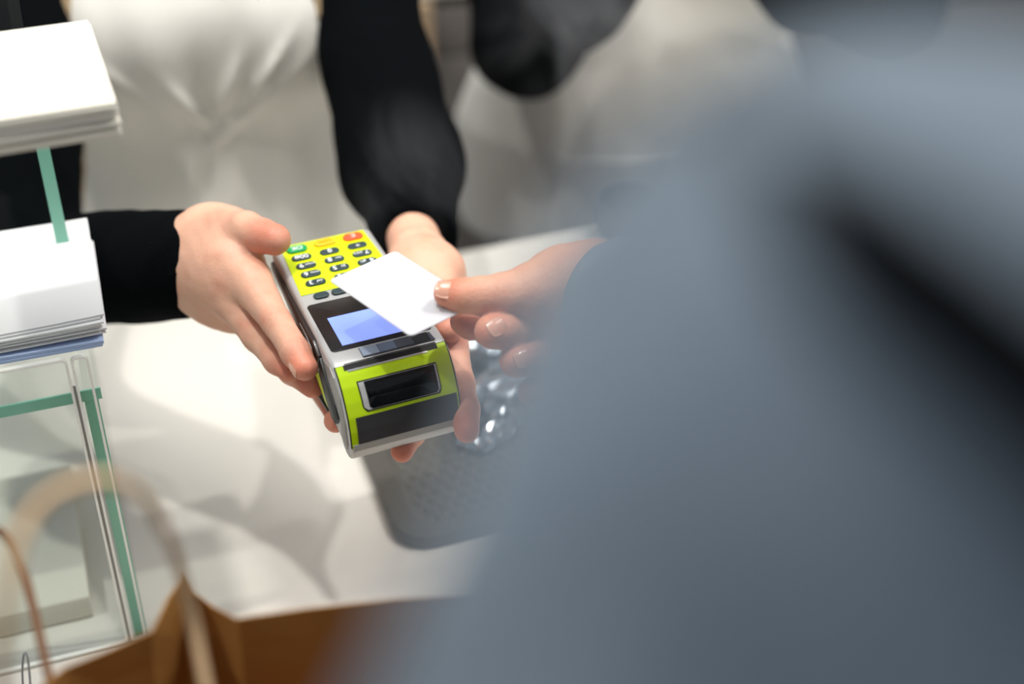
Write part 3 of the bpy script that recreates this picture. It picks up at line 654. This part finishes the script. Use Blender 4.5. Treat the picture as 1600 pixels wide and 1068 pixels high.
def apron(parent,tf,c,e,w,zlo,zhi,half,g=.011,h=.004,folds=0.0045,bust=None,seed=5,bz=-1.,th_=.0038):
    """bib apron: a shell just off the front of the body"""
    c=np.asarray(c,np.float32);e32=np.asarray(e,np.float32);w32=np.asarray(w,np.float32)
    def base(p):
        d=tf(p,g)
        if bust:
            for q,r in bust: d=smin(d,ell(p,q,(r,r,r*1.05)),.06)
        q=p-c; u=q@e32; z=p[...,2]
        va=np.exp(-(u/.020)**2)*np.clip((z-1.02)/.1,0,1)            # cloth sinks between the pleats at the middle
        cr=sum(a_*np.exp(-((u-(u0+k_*(z-1.14)))/wd)**2)*np.exp(-((z-z_)/hz)**2) for u0,k_,wd,z_,hz,a_ in ((.020,.35,.007,1.150,.032,1.),(.042,.65,.006,1.165,.03,.8),(-.022,-.55,.007,1.125,.028,1.),(-.050,-.9,.008,1.16,.03,.5),(.060,1.0,.008,1.11,.05,.7),(-.008,.15,.008,1.07,.04,.5)))
        d=d+.007*va-.0085*cr*(folds>.003)
        f=folds*(.8*np.sin(u*62+2.2*np.sin(z*7+1)+1.2)*np.clip((zhi-z)/.35,0.1,1)+.45*np.sin(u*128+z*16+.7))
        return d-f*.5-wav(p,15,seed,folds*1.2)
    def region(p):
        q=p-c; u=np.abs(q@e32); z=p[...,2]; hw=np.interp(z,[t[0] for t in half],[t[1] for t in half])
        return np.maximum(np.maximum(u-hw,-(q@w32)-.01),np.maximum(zlo-z,z-zhi))
    lo=c-.30; hi=c+.30; lo=np.array([lo[0],lo[1],zlo-.02]); hi=np.array([hi[0],hi[1],zhi+.02])
    V,Q=nets(lambda p:np.maximum(np.abs(base(p)-.002)-th_,region(p)),lo,hi,h); a=link('apron',npmesh('apron',V,Q),'apron_cloth',parent)
    V,Q=nets(lambda p:np.maximum(np.abs(base(p)-.003)-th_*1.3,np.maximum(np.abs(region(p)+.001)-.0055,bz-p[...,2])),lo,hi,h); b=link('binding',npmesh('binding',V,Q),'tan_binding',a); b['label']='tan binding along the apron edge'
    return a,base
# --- cashier
sh_L=P(556,-40,1.31); el_L=P(628,262,1.25); wr_L=P(651,380,1.115)
sh_R=P(40,-40,1.27); el_R=P(28,425,1.17); wr_R=P(318,411,1.045)
cc=np.array([-.302,1.325,0]); ce=unit([.95,.16,0]); cw=unit([.16,-.95,0])
tabf=[(.84,.165,.11,0),(.95,.17,.11,0),(1.04,.14,.10,0),(1.12,.135,.10,.0),(1.22,.15,.105,0),(1.32,.15,.10,0),(1.38,.12,.08,0),(1.42,.06,.05,0)]
arms=[[(cc+ce*.165+[0,0,1.345],.050),(sh_L,.044),(el_L,.042),(wr_L,.0265)],[(cc-ce*.165+[0,0,1.345],.050),(sh_R,.044),(el_R,.042),(wr_R,.0330)]]
neck=[(cc+[0,0,1.40],.052),(cc+cw*.02+[0,0,1.50],.05)]
cashier,tf=person('person','cashier in a cream apron and black sweater holding the payment terminal',cc,ce,cw,tabf,arms,neck,cc+cw*.045+[0,0,1.575],[hand_mesh(RH,.00125),hand_mesh(LH,.00135,9)],'skin_light','black_knit',.007,hs=.004,wr=(30,6,.0035),cuffs=(None,(1,-.25,-.12)))
bust=[(cc+ce*.068+cw*.078+[0,0,1.195],.070),(cc-ce*.068+cw*.078+[0,0,1.195],.070)]
apron(cashier,tf,cc,ce,cw,.60,1.36,[(.6,.17),(.95,.155),(1.05,.132),(1.15,.126),(1.25,.105),(1.36,.085)],bust=bust,h=.0038)
fg=RH['fingers'][0]; nail(fg[-1][0],fg[-2][0],np.array([-.95,-.12,.05]),.0087,.0100,.010,'nail',cashier,-.001)
# --- co-worker behind
k1=np.array([.15,1.62,0]); ke=unit([1,.12,0]); kw=unit([.12,-1,0])
tab2=[(.82,.185,.12,0),(.93,.185,.12,0),(1.04,.150,.11,0),(1.14,.15,.11,.0),(1.26,.165,.115,0),(1.34,.16,.10,0),(1.40,.12,.08,0),(1.44,.06,.05,0)]
arm2=[[(k1-ke*.175+[0,0,1.37],.055),(P(792,-150,1.62),.050),(P(822,68,1.56),.045),(P(905,-8,1.46),.040),(P(1030,-140,1.38),.029)],
      [(k1+ke*.175+[0,0,1.37],.055),(P(1420,-150,1.66),.050),(P(1390,15,1.60),.045),(P(1270,-22,1.48),.038),(P(1140,-120,1.40),.029)]]
def simple_hand(wr,to,up,n=5):
    d=unit(to-wr); s=unit(np.cross(d,up)); b=wr+d*.075
    H=dict(palm=[[(wr,.026),(wr+d*.04,.022),(b+s*x,.011)] for x in (-.028,-.01,.01,.028)],
           fingers=[[(b+s*x,.0105),(b+s*x*1.1+d*l*.5-up*.006,.009),(b+s*x*1.1+d*l-up*.022,.0078)] for x,l in ((-.029,.062),(-.010,.075),(.010,.070),(.028,.055))]+[[(wr+d*.03+s*.03,.014),(wr+d*.07+s*.052,.0105),(wr+d*.095+s*.055,.009)]],creases=[])
    return hand_mesh(H,.0025)
h2=[simple_hand(a[-1][0],a[-1][0]+sg*ke*.1+kw*.12+[0,0,.05],np.array([0,0,1.])) for a,sg in ((arm2[0],.5),(arm2[1],-.5))]
cow,tf2=person('person','worker in a cream apron with bent black sleeves standing behind the counter',k1,ke,kw,tab2,arm2,[(k1+[0,0,1.43],.054),(k1+kw*.02+[0,0,1.53],.05)],k1+kw*.04+[0,0,1.61],h2,'skin_light','black_knit',.009,hs=.006,wr=(26,6,.004))
ap2,base2=apron(cow,tf2,k1,ke,kw,.55,1.38,[(.55,.27),(.85,.25),(.98,.20),(1.08,.152),(1.2,.15),(1.38,.11)],g=.024,h=.006,folds=.0014,bust=[(k1+ke*.07+kw*.08+[0,0,1.23],.07),(k1-ke*.07+kw*.08+[0,0,1.23],.07)],seed=8,bz=1.10,th_=.0062)
def pocket(p):
    q=p-k1.astype(np.float32); u=q@ke.astype(np.float32); z=p[...,2]
    return np.maximum(np.abs(base2(p)-.010)-.0045,np.maximum(np.maximum(np.abs(u+.04)-.075,-(q@kw.astype(np.float32))),np.abs(z-.845)-.085))
V,Q=nets(pocket,k1+[-.2,-.3,.74],k1+[.2,.1,.95],.005); link('pocket',npmesh('pocket',V,Q),'apron_cloth',ap2)
# --- customer at the right, very close to the camera
q0=np.array([.30,.10,0]); qe=unit([.92,-.30,0]); qw=unit([.30,.92,0])
tab3=[(.88,.17,.12,0),(1.0,.165,.12,0),(1.15,.17,.12,.01),(1.28,.19,.125,.03),(1.38,.19,.12,.05),(1.45,.15,.09,.06),(1.48,.08,.06,.06)]
arm3=[[(P(1400,760,.24),.048),(P(1190,585,.50),.036),(P(985,482,.895),.033)],
      [(q0+qe*.19+[0,0,1.42],.065),(q0+qe*.27+qw*.02+[0,0,1.12],.052),(q0+qe*.26+qw*.2+[0,0,.99],.034)]]
h3=[hand_mesh(CH,.00125,21),simple_hand(arm3[1][-1][0],arm3[1][-1][0]+qw*.1,np.array([0,0,1.]))]
cust,tf3=person('person','customer in a blue-grey jacket reaching out with a white card',q0,qe,qw,tab3,arm3,[(q0+qw*.05+[0,0,1.47],.06),(q0+qw*.06+[0,0,1.57],.058)],q0+qe*.04+qw*.07+[0,0,1.66],h3,'skin_tan','jacket_cloth',.009,hs=.005,legs_mat='denim',wr=(30,6,.006),more=[(P(1115,1370,.21),.052),(P(1375,705,.21),.041),(P(1850,690,.22),.040)])
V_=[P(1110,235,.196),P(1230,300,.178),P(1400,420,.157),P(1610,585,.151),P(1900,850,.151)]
tube('shade_band',V_,.014,'shade_black',cust,14,8,rs=[.0095,.0092,.0092,.0092])['label']='broad dark band shaped for the shade between sleeve and torso'  # dark tube put in for the shaded gap between sleeve and torso
fg=CH['fingers'][0]; nail(fg[-1][0],fg[-3][0],TOC(fg[-1][0])*.8+np.array([-.1,0,.55]),.0094,.0125,.0135,'nail_tan',cust,.001)
fg=CH['fingers'][2]; nail(fg[-1][0],fg[-3][0]+np.array([0,0,.012]),np.array([-.55,-.75,.15]),.0108,.0115,.012,'nail_tan',cust,.001)
fg=CH['fingers'][3]; nail(fg[-1][0],fg[-3][0]+np.array([0,0,.012]),np.array([-.35,-.8,.35]),.0104,.011,.012,'nail_tan',cust,.001)

# ---------------------------------------------------------------- thin wisps of steam rising between the people
def steam(name,c,r,dens,seed,label,rot=0.):
    bm=bmesh.new(); bmesh.ops.create_icosphere(bm,subdivisions=4,radius=1)
    for v in bm.verts: v.co=Vector((v.co.x*r[0],v.co.y*r[1],v.co.z*r[2]))
    o=bmobj(name,bm,None); o.location=tuple(c); o.rotation_euler=(0,rot,0)
    m=bpy.data.materials.new(name); m.use_nodes=True; nt=m.node_tree; nt.nodes.clear()
    out=nt.nodes.new('ShaderNodeOutputMaterial'); vs=nt.nodes.new('ShaderNodeVolumeScatter'); vs.inputs['Color'].default_value=(.95,.96,1,1)
    tc=nt.nodes.new('ShaderNodeTexCoord'); n=nt.nodes.new('ShaderNodeTexNoise'); n.inputs['Scale'].default_value=14; n.inputs['Detail'].default_value=4; n.inputs['Distortion'].default_value=1.2
    mp=nt.nodes.new('ShaderNodeMapping'); mp.inputs['Location'].default_value=(seed,seed*.7,0); mp.inputs['Scale'].default_value=(1,1,.6)
    nt.links.new(tc.outputs['Object'],mp.inputs[0]); nt.links.new(mp.outputs[0],n.inputs['Vector'])
    a=nt.nodes.new('ShaderNodeMapRange'); a.inputs['From Min'].default_value=.46; a.inputs['From Max'].default_value=.75; a.inputs['To Max'].default_value=1
    nt.links.new(n.outputs['Fac'],a.inputs['Value'])
    sc=nt.nodes.new('ShaderNodeVectorMath'); sc.operation='DIVIDE'; sc.inputs[1].default_value=r; nt.links.new(tc.outputs['Object'],sc.inputs[0])
    ln=nt.nodes.new('ShaderNodeVectorMath'); ln.operation='LENGTH'; nt.links.new(sc.outputs[0],ln.inputs[0])
    f=nt.nodes.new('ShaderNodeMapRange'); f.inputs['From Min'].default_value=.2; f.inputs['From Max'].default_value=1; f.inputs['To Min'].default_value=1; f.inputs['To Max'].default_value=0
    nt.links.new(ln.outputs['Value'],f.inputs['Value'])
    m1=nt.nodes.new('ShaderNodeMath'); m1.operation='MULTIPLY'; nt.links.new(a.outputs[0],m1.inputs[0]); nt.links.new(f.outputs[0],m1.inputs[1])
    m2=nt.nodes.new('ShaderNodeMath'); m2.operation='MULTIPLY'; m2.inputs[1].default_value=dens; nt.links.new(m1.outputs[0],m2.inputs[0])
    nt.links.new(m2.outputs[0],vs.inputs['Density']); nt.links.new(vs.outputs[0],out.inputs['Volume']); o.data.materials.append(m); m.cycles.volume_step_rate=1.0 if hasattr(m,'cycles') else None
    tag(o,label,'steam',kind='stuff'); return o
steam('steam',P(640,290,1.10),(.055,.05,.085),5.0,2.3,'thin wisp of white steam in front of the cashier\'s bent black sleeve')
steam('steam',P(930,60,1.30),(.12,.07,.11),5.0,7.1,'wisp of pale steam drifting before the far worker\'s black elbow')
